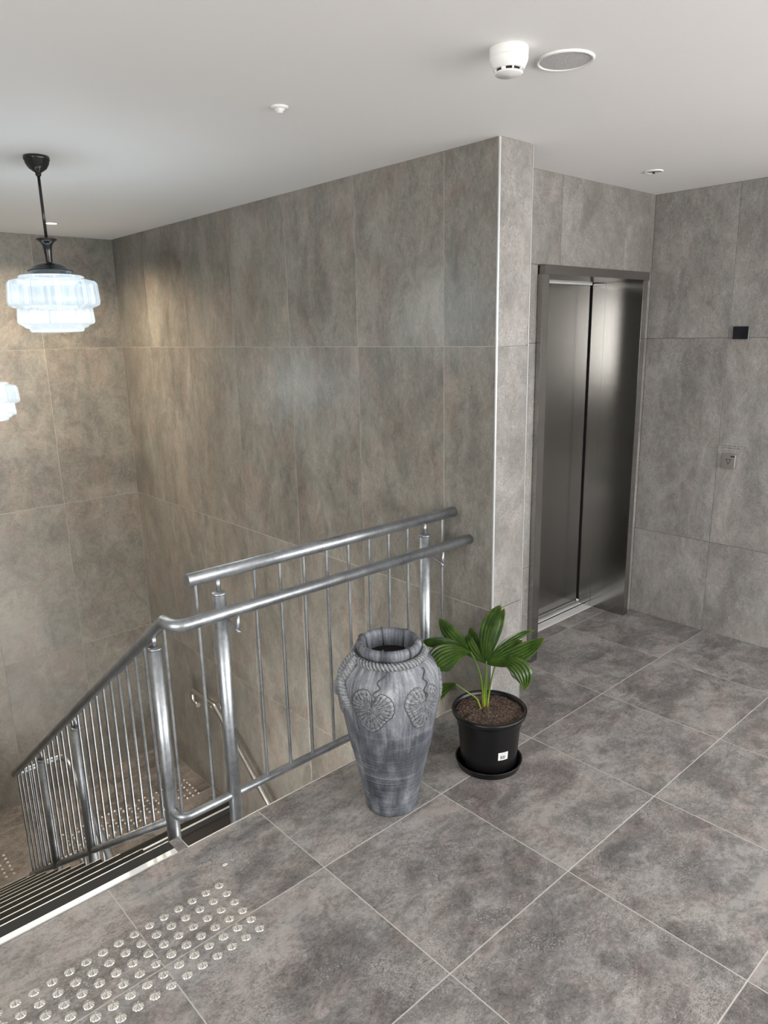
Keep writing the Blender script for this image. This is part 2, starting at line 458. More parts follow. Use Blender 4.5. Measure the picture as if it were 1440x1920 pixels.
# ---------------------------------------------------------------- stairs
def flight(label, x0, x1, ystart, sgn, ztop, n, first_nosing=True):
    e = thing('stair_flight', label, 'stairs', ((x0+x1)/2, ystart, ztop))
    L = e.location
    def b(name, xa, xb, ya, yb, za, zb, mat, par=None):
        ya, yb = sorted((ystart+sgn*ya, ystart+sgn*yb))
        o = box(name, xa, xb, ya, yb, za, zb, mat, None, rel=tuple(L))
        o.parent = par if par else e
        return o
    for k in range(n):
        zt = ztop-RISE*k-(.006 if k else 0); nf = GO*k                    # nosing front of tread k
        if k > 0:
            s = b('step', x0, x1, nf-GO-.0+.001, nf-.012, zt-.05, zt, M_floor)
            par = s
        else: par = None
        b('riser', x0, x1, nf-.012, nf-.004, zt-RISE+.001, zt-.006, M_dark)
        xe0, xe1 = x0+.0, x1-.0
        if k == 0 and first_nosing: b('nosing', xe0, xe1, nf-.078, nf-.053, zt-.003, zt+.0035, M_alu, par)
        b('nosing_insert', xe0, xe1, nf-.053, nf-.004, zt-.003, zt+.0030, M_ins, par)
        b('nosing_edge', xe0, xe1, nf-.004, nf, zt-.010, zt+.0035, M_alu, par)
    # sloping waist below the steps
    bm = bmesh.new(); sl = RISE/GO
    pts = [(-.01, -.055), (GO*(n-1)-.05, -RISE*(n-1)-.055), (GO*(n-1)-.05, -RISE*n-.10), (-.01, -.30)]
    vs = [[bm.verts.new((x-L[0], sgn*y, z)) for (y, z) in pts] for x in (x0+.002, x1-.002)]
    bm.faces.new(vs[0]); bm.faces.new(vs[1][::-1])
    for i in range(4): bm.faces.new((vs[0][i], vs[1][i], vs[1][(i+1) % 4], vs[0][(i+1) % 4]))
    bmesh.ops.recalc_face_normals(bm, faces=bm.faces[:])
    link('waist', bm_mesh(bm, 'waist'), M_dark, e)
    return e
flight('upper flight of stone stairs going down from the landing with metal nosings', XS+.012, -.341, Y0, 1, 0, 10)
flight('lower flight of dark stairs under the landing beside the tall wall', .038, XM-.001, 2.848, -1, ZL, 10, False)

# ---------------------------------------------------------------- balustrade
bal = thing('balustrade', 'galvanised tube balustrade with vertical bars around the stair opening', 'railing', (-.30, .46, 0))
BL = Vector(bal.location)
def R_(pts): return [Vector(p)-BL for p in pts]
YH = .46
tube('top_rail', R_([(-.197, YH, 1.0), (XM-.003, YH, 1.0)]), .024, M_galv, bal, 20)
XF = -.30
sl = (-.93-.885)/(2.98-.445)
def hz(y): return .885+sl*(y-.445)
IX = .012
hand = fillet([(XM-.003, .36, .885), (XF, .36, .885), (XF, .445, .885), (XF, 2.98, -.93), (IX, 2.98, -.93), (IX, 2.87, -.93), (IX, 1.0, -.93-.683*1.87)],
              [.055, 0, .045, .05, .04])
tube('handrail', R_(hand), .0225, M_galv, bal, 20)
BZ = .10
bot1 = fillet([(XM-.003, YH, BZ), (XF, YH, BZ), (XF, .53, BZ)], [.045])
tube('bottom_rail', R_(bot1), .0165, M_galv, bal, 16)
def bz(y): return .02+(-1.70-.02)/(2.94-.59)*(y-.59)
bot2 = fillet([(XF, .55, bz(.55)), (XF, 2.98, bz(2.94)), (IX, 2.98, bz(2.94)), (IX, 2.90, bz(2.94)), (IX, 1.0, bz(2.94)-.683*1.9)], [.04, .04, .03])
tube('bottom_rail', R_(bot2), .0165, M_galv, bal, 16)
def post(x, y, z0, z1, zr):
    p = tube('post', R_([(x, y, z0), (x, y, z1)]), .0245, M_galv, bal, 20)
    c = lathe('post_cap', [(.0, z1+.004), (.020, z1+.004), (.0265, z1+.001), (.0265, z1-.005), (.0246, z1-.006)], M_galv, p, 20)
    c.location = (x-BL.x, y-BL.y, -BL.z)
    tube('spigot', R_([(x, y, z1), (x, y, zr)]), .0085, M_galv, p, 12)
    return p
def jbracket(par, x, y):
    pts = fillet([(x+.004, y-.022, .838), (x+.010, YH-.085, .812), (x+.012, .362, .805), (x+.014, .360, .866)], [.02, .018])
    tube('handrail_bracket', R_(pts), .0065, M_galv, par, 10)
p = post(-.077, YH, -.30, .925, .985); jbracket(p, -.077, YH)
p = post(.980, YH, -.30, .925, .985); jbracket(p, .980, YH)
for y, zt in ((.54, .757), (1.555, None), (2.25, None)):
    zt = zt if zt else hz(y)-.075
    post(XF, y, hz(y)-1.22 if y > .6 else -.35, zt, hz(y)-.015)
post(IX, 1.6, -.93-.683*1.27-1.15, -.93-.683*1.27-.08, -.93-.683*1.27-.015)
def bar(x, y, z0, z1): tube('bar', R_([(x, y, z0), (x, y, z1)]), .0060, M_galv, bal, 8, False)
for x in [-.165]+[.075+.1135*k for k in range(8)]+[1.094]: bar(x, YH, BZ+.012, .985)
bar(-.291, .468, BZ+.012, .87)
y = .629
while y < 2.96:
    if min(abs(y-1.555), abs(y-2.25)) > .045: bar(XF, y, bz(y)+.012, hz(y)-.018)
    y += .0978
for x in (-.20, -.10): bar(x, 2.98, bz(2.94)+.012, -.95)
for k in range(1, 17):
    y = 2.87-.1*k+.03; bar(IX, y, bz(2.94)-.683*(2.90-y)+.012, -.93-.683*(2.87-y)-.015)

# wall handrail of the lower flight
wh = thing('handrail', 'satin steel wall handrail with curled end on the tall stone wall', 'railing', (XM, 2.87, -.93))
HL = Vector(wh.location); hx = 1.105
pp = fillet([(hx, 3.14, -1.035), (hx, 3.225, -1.035), (hx, 3.225, -.93), (hx, 2.87, -.93), (hx, .9, -.93-.72*1.97)], [.045, .045, .02])
tube('rail', [Vector(p)-HL for p in pp], .0195, M_satin, wh, 16)
for y in (2.93, 1.9, 1.0):
    z = -.93 if y > 2.87 else -.93-.72*(2.87-y)
    tube('bracket', [Vector(p)-HL for p in fillet([(hx, y, z-.012), (hx, y, z-.06), (XM-.004, y, z-.06)], [.03])], .006, M_satin, wh, 8)
    c = lathe('wall_plate', [(0, 0), (.034, 0), (.034, .004), (0, .004)], M_satin, wh, 20)
    c.rotation_euler = (0, -PI/2, 0); c.location = Vector((XM-.0012, y, z-.06))-HL

# ---------------------------------------------------------------- tactile studs
def stud_mesh(r=.0166, h=.0068, segs=24):
    bm = bmesh.new()
    c = bm.verts.new((0, 0, h)); r1 = []; r2_ = []; r3 = []
    for j in range(segs):
        a = 2*PI*j/segs; up = (j % 2 == 0)
        r1.append(bm.verts.new((r*.30*math.cos(a), r*.30*math.sin(a), h*(.98 if up else .86))))
        r2_.append(bm.verts.new((r*.90*math.cos(a), r*.90*math.sin(a), h*(.52 if up else .26))))
        r3.append(bm.verts.new((r*math.cos(a), r*math.sin(a), 0)))
    for j in range(segs):
        k = (j+1) % segs
        bm.faces.new((c, r1[j], r1[k])); bm.faces.new((r1[j], r2_[j], r2_[k], r1[k])); bm.faces.new((r2_[j], r3[j], r3[k], r2_[k]))
    return bm_mesh(bm, 'stud')
ME = stud_mesh(); ME.materials.append(M_bright)
ME2 = stud_mesh(.0118, .0075, 14); ME2.materials.append(M_bright)
ORD = ['first', 'second', 'third', 'fourth', 'fifth', 'sixth', 'seventh', 'eighth', 'ninth', 'tenth', 'eleventh', 'twelfth', 'thirteenth', 'fourteenth', 'fifteenth', 'sixteenth', 'seventeenth', 'eighteenth', 'nineteenth', 'twentieth', 'twenty-first']
def stud(x, y, z, me, label, group, rz):
    o = link('tactile_stud', me, None, None, (x, y, z)); o.rotation_euler.z = rz
    tagm(o, label, 'tactile stud', group)
for i in range(15):
    for j in range(6):
        stud(-.314-.05*i, .181-.0505*j, .0005, ME, 'ribbed steel stud on the upper landing, %s row from the stairs, %s from the right' % (ORD[j], ORD[i]), 'tactile studs on the upper landing', random.uniform(0, .6))
for i in range(21):
    for j in range(6):
        stud(1.054-.05*i, 3.425-.05*j, ZL+.0005, ME2, 'small stud on the lower landing, %s row from back wall, %s from tall wall' % (ORD[j], ORD[i]), 'tactile studs on the lower landing by the tall wall', 0)
for i in range(6):
    for j in range(6):
        stud(-.345-.05*i, 3.50-.05*j, ZL+.0005, ME2, 'small stud at the foot of the upper flight, %s row from back, %s from right' % (ORD[j], ORD[i]), 'tactile studs at the foot of the upper flight', 0)

# ---------------------------------------------------------------- pendants
def shade_mat():
    t = NT('opal_glass')
    tc = t.n('ShaderNodeTexCoord'); sx = t.n('ShaderNodeSeparateXYZ'); t.l(tc.outputs['Object'], sx.inputs[0])
    ang = t.math('ARCTAN2', sx.outputs[1], sx.outputs[0])
    ph = t.math('FRACT', t.math('ADD', t.math('MULTIPLY', ang, 10/(2*PI)), 10.0))
    d = t.math('ABSOLUTE', t.math('SUBTRACT', ph, .14))
    d = t.math('MINIMUM', d, t.math('SUBTRACT', 1.0, d))      # 0 on a rib, .5 in the middle of a flute
    glow = t.ramp(t.math('MULTIPLY', d, 2), (.0, (.78, .90, .97)), (.17, (.84, .95, 1.0)), (.23, (.48, .62, .72)), (.30, (.72, .85, .94)), (.60, (.60, .76, .88)), (1.0, (.70, .84, .93)))  # shading of ribs and flutes put into the glow colour
    low = t.ramp(t.math('MULTIPLY', sx.outputs[2], -1), (.54, 0.0), (.66, .62))  # glow painted whiter towards the bottom
    glow = t.mix(low, glow, (.86, .97, 1.0))
    em = t.n('ShaderNodeEmission'); t.l(glow, em.inputs[0]); em.inputs[1].default_value = 1.12
    gl = t.n('ShaderNodeBsdfGlossy'); gl.inputs['Roughness'].default_value = .25
    fr = t.n('ShaderNodeFresnel'); fr.inputs[0].default_value = 1.5
    m1 = t.n('ShaderNodeMixShader'); t.l(fr.outputs[0], m1.inputs[0])
    tr = t.n('ShaderNodeBsdfTransparent')
    m2 = t.n('ShaderNodeMixShader'); m2.inputs[0].default_value = .40
    t.l(em.outputs[0], m1.inputs[1]); t.l(gl.outputs[0], m1.inputs[2])
    t.l(m1.outputs[0], m2.inputs[1]); t.l(tr.outputs[0], m2.inputs[2]); t.l(m2.outputs[0], t.t.nodes['Material Output'].inputs[0])
    return t.m
M_shade = shade_mat()
def pleat(r, z, a):
    if -.494 > z > -.682:
        k = 10; off = .5 if z < -.606 else 0
        ph = (a/(2*PI)*k+off*0) % 1
        d = min(abs(ph-.14), 1-abs(ph-.14))               # distance from the middle of a rib
        s = min(1, max(0, (d-.10)/.05))
        return r*(1-.030*s)
    return r
def pendant(loc, label, rod_extra=0):
    e = thing('pendant_lamp', label, 'lamp', loc)
    D = rod_extra
    lathe('ceiling_rose', [(.0, 0), (.050, 0), (.052, -.006), (.052, -.014), (.049, -.018), (.046, -.030), (.035, -.048), (.018, -.060), (.011, -.064), (.012, -.072), (.008, -.078), (0, -.078)], M_black, e, 40)
    tube('rod', [(0, 0, -.07), (0, 0, -.36-D)], .0062, M_black, e, 12)
    z = -D
    lathe('finial', [(.006, -.330+z), (.042, -.325+z), (.043, -.329+z), (.028, -.340+z), (.019, -.354+z), (.016, -.375+z), (.014, -.40+z), (.0135, -.43+z)], M_black, e, 32)
    lathe('gallery', [(.013, -.421+z), (.034, -.423+z), (.056, -.430+z), (.072, -.441+z), (.080, -.451+z), (.091, -.455+z), (.092, -.459+z), (.084, -.462+z), (.084, -.4755+z), (.0, -.4755+z)], M_black, e, 40)
    prof = [(.080, -.4765), (.126, -.477), (.134, -.482), (.132, -.488), (.140, -.491), (.176, -.500), (.184, -.508), (.186, -.516), (.191, -.588), (.187, -.600), (.170, -.608),
            (.158, -.612), (.156, -.618), (.160, -.668), (.156, -.678), (.138, -.684), (.132, -.689), (.128, -.694), (.112, -.698), (.110, -.708), (.104, -.713), (.06, -.716), (0, -.717)]
    prof2 = []
    for (a, b), (c, d) in zip(prof, prof[1:]):
        n = max(1, int(math.hypot(a-c, b-d)/.02))
        for i in range(n): prof2.append((a+(c-a)*i/n, b+(d-b)*i/n))
    prof2.append(prof[-1])
    o = lathe('glass_shade', [(r, zz+z) for r, zz in prof2], M_shade, e, 144, rmod=lambda r, zz, a: pleat(r, zz-z, a))
    l = bpy.data.lights.new('bulb', 'POINT'); l.energy = 17; l.color = (.72, .89, 1); l.shadow_soft_size = .10
    b = bpy.data.objects.new('bulb', l); COL.objects.link(b); b.parent = e; b.location = (0, 0, -.63-D)
    return e
pendant((-.128, 1.63, ZC), 'nearer stepped opal glass pendant lamp on a black rod from the ceiling')
pendant((-.049, 3.29, ZC), 'farther lower opal glass pendant lamp cut off by the left picture edge', .52)

# recessed downlight
dl = thing('downlight', 'small glowing recessed downlight in the ceiling behind the nearer pendant', 'light', (.525, 3.437, ZC))
lathe('ring', [(.036, -.0005), (.046, -.001), (.046, -.004), (.036, -.005), (.036, -.0005)], M_white, dl, 32)
me_ = NT('downlight_lens'); me_.set(Base_Color=(1, 1, 1, 1)); me_.b.inputs['Emission Color'].default_value = (1, .88, .70, 1); me_.b.inputs['Emission Strength'].default_value = 8
lathe('lens', [(0, -.003), (.036, -.003)], me_.m, dl, 32)
def spot(par, loc, e, size, blend, col=(1, .80, .56)):
    l = bpy.data.lights.new('downlight_beam', 'SPOT'); l.energy = e; l.color = col; l.spot_size = math.radians(size); l.spot_blend = blend; l.shadow_soft_size = .03
    b = bpy.data.objects.new('downlight_beam', l); COL.objects.link(b); b.parent = par; b.location = loc
spot(dl, (0, 0, -.008), 170, 150, 1.0)
dl2 = thing('downlight', 'recessed downlight in the ceiling outside the left picture edge', 'light', (-.62, 3.437, ZC))
lathe('ring', [(.036, -.0005), (.046, -.001), (.046, -.004), (.036, -.005), (.036, -.0005)], M_white, dl2, 32)
lathe('lens', [(0, -.003), (.036, -.003)], me_.m, dl2, 32)
spot(dl2, (0, 0, -.008), 170, 150, 1.0)

# ---------------------------------------------------------------- ceiling fittings
sm = thing('smoke_detector', 'white domed smoke detector on the ceiling left of the round speaker', 'detector', (.478, -.372, ZC))
lathe('base', [(0, 0), (.052, 0), (.053, -.004), (.053, -.022), (.0515, -.024)], M_white, sm, 48)
lathe('housing', [(.0515, -.024), (.053, -.027), (.051, -.036), (.043, -.052), (.041, -.054), (.039, -.0545), (.028, -.052), (0, -.052)], M_white, sm, 48)
lathe('smoke_chamber', [(.031, -.052), (.031, -.061)], M_black, sm, 32)
lathe('cap', [(0, -.060), (.036, -.060), (.039, -.062), (.036, -.066), (0, -.068)], M_white, sm, 48)
for k in range(8):
    a = 2*PI*k/8+.2
    box('vane', .034, .040, -.002, .002, -.0605, -.054, M_white, sm).rotation_euler = (0, 0, a)
box('clip', .050, .0535, -.003, .003, -.05, -.028, M_white, sm, label='small raised clip on the housing').rotation_euler = (0, .35, math.radians(200))
sp = thing('ceiling_speaker', 'round flush grey speaker grille with white rim in the ceiling', 'speaker', (.675, -.418, ZC))
lathe('rim', [(.073, -.001), (.074, -.005), (.078, -.0065), (.082, -.004), (.083, 0)], M_white, sp, 64)
def grille():
    t = NT('perforated_grille'); g = t.n('ShaderNodeNewGeometry')
    vor = t.n('ShaderNodeTexVoronoi'); vor.inputs['Scale'].default_value = 420
    t.l(g.outputs['Position'], vor.inputs['Vector'])
    t.l(t.ramp(vor.outputs['Distance'], (.25, .30), (.5, .60)), t.b.inputs['Base Color']); t.set(Roughness=.7)
    return t.m
lathe('grille', [(0, -.0035), (.073, -.003)], grille(), sp, 64)
s1 = thing('sprinkler', 'small white sprinkler head on the ceiling at the middle of the photo', 'sprinkler', (.285, .445, ZC))
lathe('escutcheon', [(0, 0), (.030, 0), (.029, -.003), (.022, -.007), (.018, -.008)], M_white, s1, 32)
lathe('cup', [(.018, -.006), (.016, -.012), (.012, -.013), (.011, -.019), (0, -.020)], M_white, s1, 24)
s2 = thing('sprinkler', 'flush concealed sprinkler disc on the ceiling above the lift entrance', 'sprinkler', (2.318, .18, ZC))
lathe('escutcheon', [(.034, -.001), (.036, -.006), (.044, -.005), (.045, 0)], M_white, s2, 32)
lathe('disc', [(0, -.003), (.034, -.003)], flat('satin_nickel', (.55, .54, .53), .35, .6), s2, 32)
lathe('nozzle', [(0, -.012), (.006, -.011), (.007, -.003)], M_black, s2, 12)

# ---------------------------------------------------------------- wall controls
th = thing('thermostat', 'black square glass wall control with thin silver edge on the right wall', 'wall control', (XR, -.061, 1.782))
box('housing', -.016, -.0005, -.043, .043, -.036, .036, flat('silver_edge', (.35, .36, .36), .35, .7), th, .003)
box('glass_face', -.019, -.0161, -.041, .041, -.034, .034, M_glassb, th, .001)
bt = thing('lift_call_button', 'steel lift call plate with a downward triangle on the right wall', 'button', (XR, -.063, 1.066))
o = box('plate', -.024, -.0005, -.040, .040, -.042, .042, M_satin, bt, .005)
bm = bmesh.new()
tri = [(.017, .014), (-.017, .014), (0, -.019)]; c = Vector((0, .003)); 
vo = [bm.verts.new((-.0248, y, z)) for y, z in tri]; vi = [bm.verts.new((-.0248, y*.70, .003+(z-.003)*.70)) for y, z in tri]
vo2 = [bm.verts.new((-.0241, y, z)) for y, z in tri]; vi2 = [bm.verts.new((-.0241, y*.70, .003+(z-.003)*.70)) for y, z in tri]
for i in range(3):
    k = (i+1) % 3
    bm.faces.new((vo[i], vo[k], vi[k], vi[i])); bm.faces.new((vo[i], vo2[i], vo2[k], vo[k])); bm.faces.new((vi[i], vi[k], vi2[k], vi2[i]))
link('triangle', bm_mesh(bm, 'triangle'), M_text, bt)
box('name_print', -.0247, -.0241, -.034, -.010, .026, .0335, M_text, bt)
lb = thing('notice_label', 'small clear fire notice label with black lettering above the call plate', 'label', (XR, -.068, 1.145))
def textmesh(body, size, mat, parent, loc, rot, name='lettering'):
    cu = bpy.data.curves.new(name, 'FONT'); cu.body = body; cu.size = size; cu.align_x = 'CENTER'; cu.align_y = 'CENTER'; cu.extrude = .0002
    cu.offset = size*.015
    tmp = bpy.data.objects.new('tmp', cu); COL.objects.link(tmp)
    dg = bpy.context.evaluated_depsgraph_get(); me = bpy.data.meshes.new_from_object(tmp.evaluated_get(dg)); bpy.data.objects.remove(tmp)
    me.materials.clear()
    o = link(name, me, mat, parent, loc); o.rotation_euler = rot
    return o
box('backing', -.0016, -.0006, -.047, .047, -.0155, .0155, flat('label_film', (.34, .32, .31), .35), lb)
RX = (PI/2, 0, -PI/2)
textmesh('DO NOT USE LIFT', .0115, M_text, lb, (-.0019, 0, .0065), RX)
textmesh('IF THERE IS A FIRE', .0115, M_text, lb, (-.0019, 0, -.0065), RX)

# ---------------------------------------------------------------- vase
VC = Vector((.424, .106, 0))
def vase_mat(name, lo=.045, hi=.40, stroke=True):
    t = NT(name)
    tc = t.n('ShaderNodeTexCoord'); sx = t.n('ShaderNodeSeparateXYZ'); t.l(tc.outputs['Object'], sx.inputs[0])
    ang = t.math('ARCTAN2', sx.outputs[1], sx.outputs[0])
    cv = t.n('ShaderNodeCombineXYZ')
    t.l(t.math('MULTIPLY', ang, .17), cv.inputs[0]); t.l(sx.outputs[2], cv.inputs[2])
    def m(scale):
        mp = t.n('ShaderNodeMapping'); mp.inputs['Scale'].default_value = scale; t.l(cv.outputs[0], mp.inputs[0]); return mp.outputs[0]
    big = t.noise(m((9, 9, 6)), 1, 4, .55, .4)
    vert = t.noise(m((85, 85, 9)), 1, 5, .65)
    horz = t.noise(m((3, 3, 170)), 1, 4, .7, .2)
    grit = t.noise(tc.outputs['Object'], 140, 4, .7)
    zlow = t.ramp(sx.outputs[2], (.26, 1.0), (.40, 0.0))
    st = t.mix(t.math('MULTIPLY', zlow, .75), vert, horz)
    tot = t.math('ADD', t.math('MULTIPLY', big, .48), t.math('ADD', t.math('MULTIPLY', st, .38), t.math('MULTIPLY', grit, .14)))
    # the shoulder is paler than the body
    sh = t.ramp(sx.outputs[2], (.0, .0), (.40, .0), (.56, .075), (.70, .03))
    tot = t.math('ADD', tot, sh)
    col = t.ramp(tot, (.40, (.022, .026, .034)), (.50, (.084, .092, .110)), (.59, (.185, .196, .216)), (.70, (.42, .43, .435)))
    # fine pale turned lines on the lower body
    ln = t.ramp(t.noise(m((.8, .8, 95)), 1, 2, .5, .15), (.645, 0.0), (.665, 1.0))
    lf = t.math('MULTIPLY', t.math('MULTIPLY', ln, zlow), t.math('MULTIPLY', vert, .9))
    col = t.mix(lf, col, (.50, .50, .50))
    # terracotta chip on the right shoulder
    vm = t.n('ShaderNodeVectorMath', operation='DISTANCE'); t.l(tc.outputs['Object'], vm.inputs[0]); vm.inputs[1].default_value = (.125, -.138, .545)
    chip = t.ramp(t.math('ADD', vm.outputs[1], t.math('MULTIPLY', grit, .03)), (.036, 1.0), (.042, 0.0))
    col = t.mix(t.math('MULTIPLY', chip, .8), col, (.30, .075, .04))
    t.l(col, t.b.inputs['Base Color'])
    t.set(Roughness=.55)
    t.bump(t.math('ADD', st, t.math('MULTIPLY', grit, .4)), .35, .004)
    return t.m
M_vase = vase_mat('weathered_vase')
M_stem = flat('vase_dark_stem', (.055, .058, .060), .6)
def relief_mat():
    t = NT('weathered_relief'); tc = t.n('ShaderNodeTexCoord')
    g = t.noise(tc.outputs['Object'], 90, 6, .75, .8)
    geo = t.n('ShaderNodeNewGeometry')
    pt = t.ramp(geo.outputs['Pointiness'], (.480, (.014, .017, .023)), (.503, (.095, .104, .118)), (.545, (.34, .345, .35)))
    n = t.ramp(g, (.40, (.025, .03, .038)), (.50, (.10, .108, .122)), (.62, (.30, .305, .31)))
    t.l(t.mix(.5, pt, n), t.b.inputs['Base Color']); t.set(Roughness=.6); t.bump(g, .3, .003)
    return t.m
M_relief = relief_mat()
vase = thing('urn', 'tall grey weathered clay urn with leaf reliefs and rope collar on the floor', 'vase', VC)
prof = [(.0, .0), (.096, .0), (.102, .004), (.105, .014), (.106, .03), (.113, .07), (.123, .12), (.135, .18), (.148, .24), (.162, .30), (.173, .36), (.183, .42), (.190, .47), (.1935, .51), (.192, .545), (.184, .578), (.167, .608), (.148, .628), (.130, .640), (.116, .648), (.112, .655)]
def smoothprof(pr, n=3):
    out = []
    for i in range(len(pr)-1):
        p0 = pr[max(i-1, 0)]; p1 = pr[i]; p2 = pr[i+1]; p3 = pr[min(i+2, len(pr)-1)]
        for k in range(n):
            t = k/n
            out.append(tuple(.5*((2*p1[c])+(-p0[c]+p2[c])*t+(2*p0[c]-5*p1[c]+4*p2[c]-p3[c])*t*t+(-p0[c]+3*p1[c]-3*p2[c]+p3[c])*t**3) for c in (0, 1)))
    out.append(pr[-1]); return out
sprof = [prof[0]]+smoothprof(prof[1:], 4)
def vr(z):
    for (r0, z0), (r1, z1) in zip(sprof[1:], sprof[2:]):
        if z0 <= z <= z1 and z1 > z0: return r0+(r1-r0)*(z-z0)/(z1-z0)
    return .11
lathe('body', sprof, M_vase, vase, 96)
rim = [(.112, .653), (.116, .658), (.122, .668), (.125, .680), (.123, .690), (.117, .697), (.109, .699), (.102, .695), (.097, .684), (.093, .66), (.090, .63), (.087, .60), (.10, .55)]
lathe('rim', smoothprof(rim, 3), M_vase, vase, 96)
lathe('mouth_shade_disc', [(.0905, .634), (.06, .632), (0, .632)], M_void, vase, 48)  # black disc stands in for the shade deep inside the mouth
for k in range(7):
    a = 2*PI*k/7+math.radians(10)
    pts = [Vector((r*math.cos(a), r*math.sin(a), z)) + Vector((0, 0, .0)) for r, z in [(.1215, .662), (.126, .672), (.1275, .682), (.1255, .692), (.118, .6995), (.109, .7015), (.1005, .697), (.0955, .684), (.0915, .66), (.0885, .63)]]
    tube('rim_band', pts, .0032, M_stem, vase, 8)
# rope collar
def rope(name, pts, r, twists, parent, mat=M_relief, segs=18):
    n = len(pts)
    return tube(name, pts, r, mat, parent, segs, True, rfun=lambda t, a: .80+.26*abs(math.sin(1.5*a+twists*PI*t)))
ring = []
for i in range(361):
    a = 2*PI*i/360; ring.append((.1335*math.cos(a), .1335*math.sin(a), .648))
bm = bmesh.new(); segs = 20; N = 540; rr = []
for i in range(N):
    a = 2*PI*i/N; row = []
    for j in range(segs):
        b = 2*PI*j/segs; q = .0152*(.80+.27*abs(math.sin(1.5*b+ 30*a)))
        row.append(bm.verts.new(((.1325+q*math.cos(b))*math.cos(a), (.1325+q*math.cos(b))*math.sin(a), .646+q*math.sin(b))))
    rr.append(row)
for i in range(N):
    for j in range(segs):
        bm.faces.new((rr[i][j], rr[(i+1) % N][j], rr[(i+1) % N][(j+1) % segs], rr[i][(j+1) % segs]))
bmesh.ops.recalc_face_normals(bm, faces=bm.faces[:])
link('rope_collar', bm_mesh(bm, 'rope', True), M_relief, vase)
CAMA = math.atan2(-.7401, -.6725)                      # direction from the urn to the viewer's side
def polar(a, r, z): return Vector((r*math.cos(a), r*math.sin(a), z))
def handle(a0):
    A = lambda d: a0+math.radians(d)
    p = [polar(A(-3), .130, .662), polar(A(-3), .152, .645), polar(A(-2), .176, .618), polar(A(2), .193, .590), polar(A(8), .200, .560), polar(A(14), .202, .530), polar(A(18), .198, .505), polar(A(19), .192, .485)]
    q = [polar(A(6), .138, .655), polar(A(9), .160, .634), polar(A(8), .181, .605), polar(A(3), .196, .575), polar(A(-3), .202, .550), polar(A(-9), .202, .525), polar(A(-13), .196, .500)]
    def dense(P):
        out = []
        for i in range(len(P)-1):
            p0 = P[max(i-1, 0)]; p1 = P[i]; p2 = P[i+1]; p3 = P[min(i+2, len(P)-1)]
            for k in range(10):
                t = k/10; out.append(.5*((2*p1)+(p2-p0)*t+(2*p0-5*p1+4*p2-p3)*t*t+(3*p1-p0-3*p2+p3)*t**3))
        out.append(P[-1]); return out
    rope('rope_handle', dense(p), .0165, 20, vase); rope('rope_handle', dense(q), .0165, 18, vase)
handle(CAMA-math.radians(70)); handle(CAMA+math.radians(160))
# heart-leaf reliefs
def heart(u):
    """outline radius for direction u (0 = up, clockwise), notch at the top, point at the bottom"""
    u = (u+PI) % (2*PI)-PI; x = abs(u)/PI
    return .060+.022*math.sin(min(1, x/.42)*PI/2)**1.0*(1 if x < .42 else 1) - .036*math.exp(-(x/.07)**2) + .019*math.exp(-((1-x)/.16)**2) - .012*math.exp(-((x-.72)/.16)**2)
def leaf_relief(a0, z0, tilt, s=1.0):
    bm = bmesh.new(); NA, NR = 168, 16; rows = []
    for i in range(NR+1):
        row = []; q = i/NR
        for j in range(NA):
            u = 2*PI*j/NA; R = heart(u)*s*(1+.030*abs(math.sin(u*13)))*q
            ss = math.sin(u)*R*1.0; tt = math.cos(u)*R*.97
            s2 = ss*math.cos(tilt)-tt*math.sin(tilt); t2 = ss*math.sin(tilt)+tt*math.cos(tilt)
            ridge = abs(math.sin(u*13+.5*math.sin(q*7+u*3)))**.45
            crk = noise.noise(Vector((math.sin(u)*q*16, math.cos(u)*q*16, a0*9)))
            crk2 = 1-min(1, abs(noise.noise(Vector((u*7, q*5.5, a0*5))))*9)
            h = .0048*(1-q**7) + .0030*ridge*min(1, q*1.3)*(1-q**12) + .0014*crk - .0022*crk2*(.3+.7*q) - .0020*math.exp(-((q-.80)/.04)**2)
            if i == NR: h = -.003
            z = z0+t2; r = vr(z)+h+.0015; a = a0+s2/vr(z)
            row.append(bm.verts.new(polar(a, r, z)))
        rows.append(row)
    for i in range(NR):
        for j in range(NA):
            k = (j+1) % NA
            if i == 0:
                continue
            bm.faces.new((rows[i][j], rows[i][k], rows[i+1][k], rows[i+1][j]))
    cv = bm.verts.new(sum((v.co for v in rows[1]), Vector())/NA)
    for j in range(NA): bm.faces.new((cv, rows[1][(j+1) % NA], rows[1][j]))
    for v in rows[0]: bm.verts.remove(v)
    bmesh.ops.recalc_face_normals(bm, faces=bm.faces[:])
    lf = link('leaf_relief', bm_mesh(bm, 'leaf_relief', True), M_relief, vase)
    # dark rim groove round the leaf and the wriggling stem
    ol = []
    for j in range(0, NA+1, 2):
        u = 2*PI*j/NA; R = heart(u)*s*(1+.030*abs(math.sin(u*13)))*1.015
        ss = math.sin(u)*R*1.0; tt = math.cos(u)*R*.97
        s2 = ss*math.cos(tilt)-tt*math.sin(tilt); t2 = ss*math.sin(tilt)+tt*math.cos(tilt)
        z = z0+t2; ol.append(polar(a0+s2/vr(z), vr(z)-.0002, z))
    tube('leaf_outline', ol, .0016, M_stem, lf, 6)
    st = []
    for i in range(40):
        t = i/39; z = z0+.012+t*(.625-z0-.012); w = .0085*math.sin(t*17+a0)*min(1, t*3)
        st.append(polar(a0+(w+.030*t-.002-tilt*.02)/vr(z), vr(z)+(.0075 if t < .30 else .0015), z))
    tube('leaf_stem', st, .0029, M_stem, vase, 8)
for k in range(6):
    leaf_relief(CAMA-math.radians(20)+math.radians(60)*k, .510, math.radians(-8))

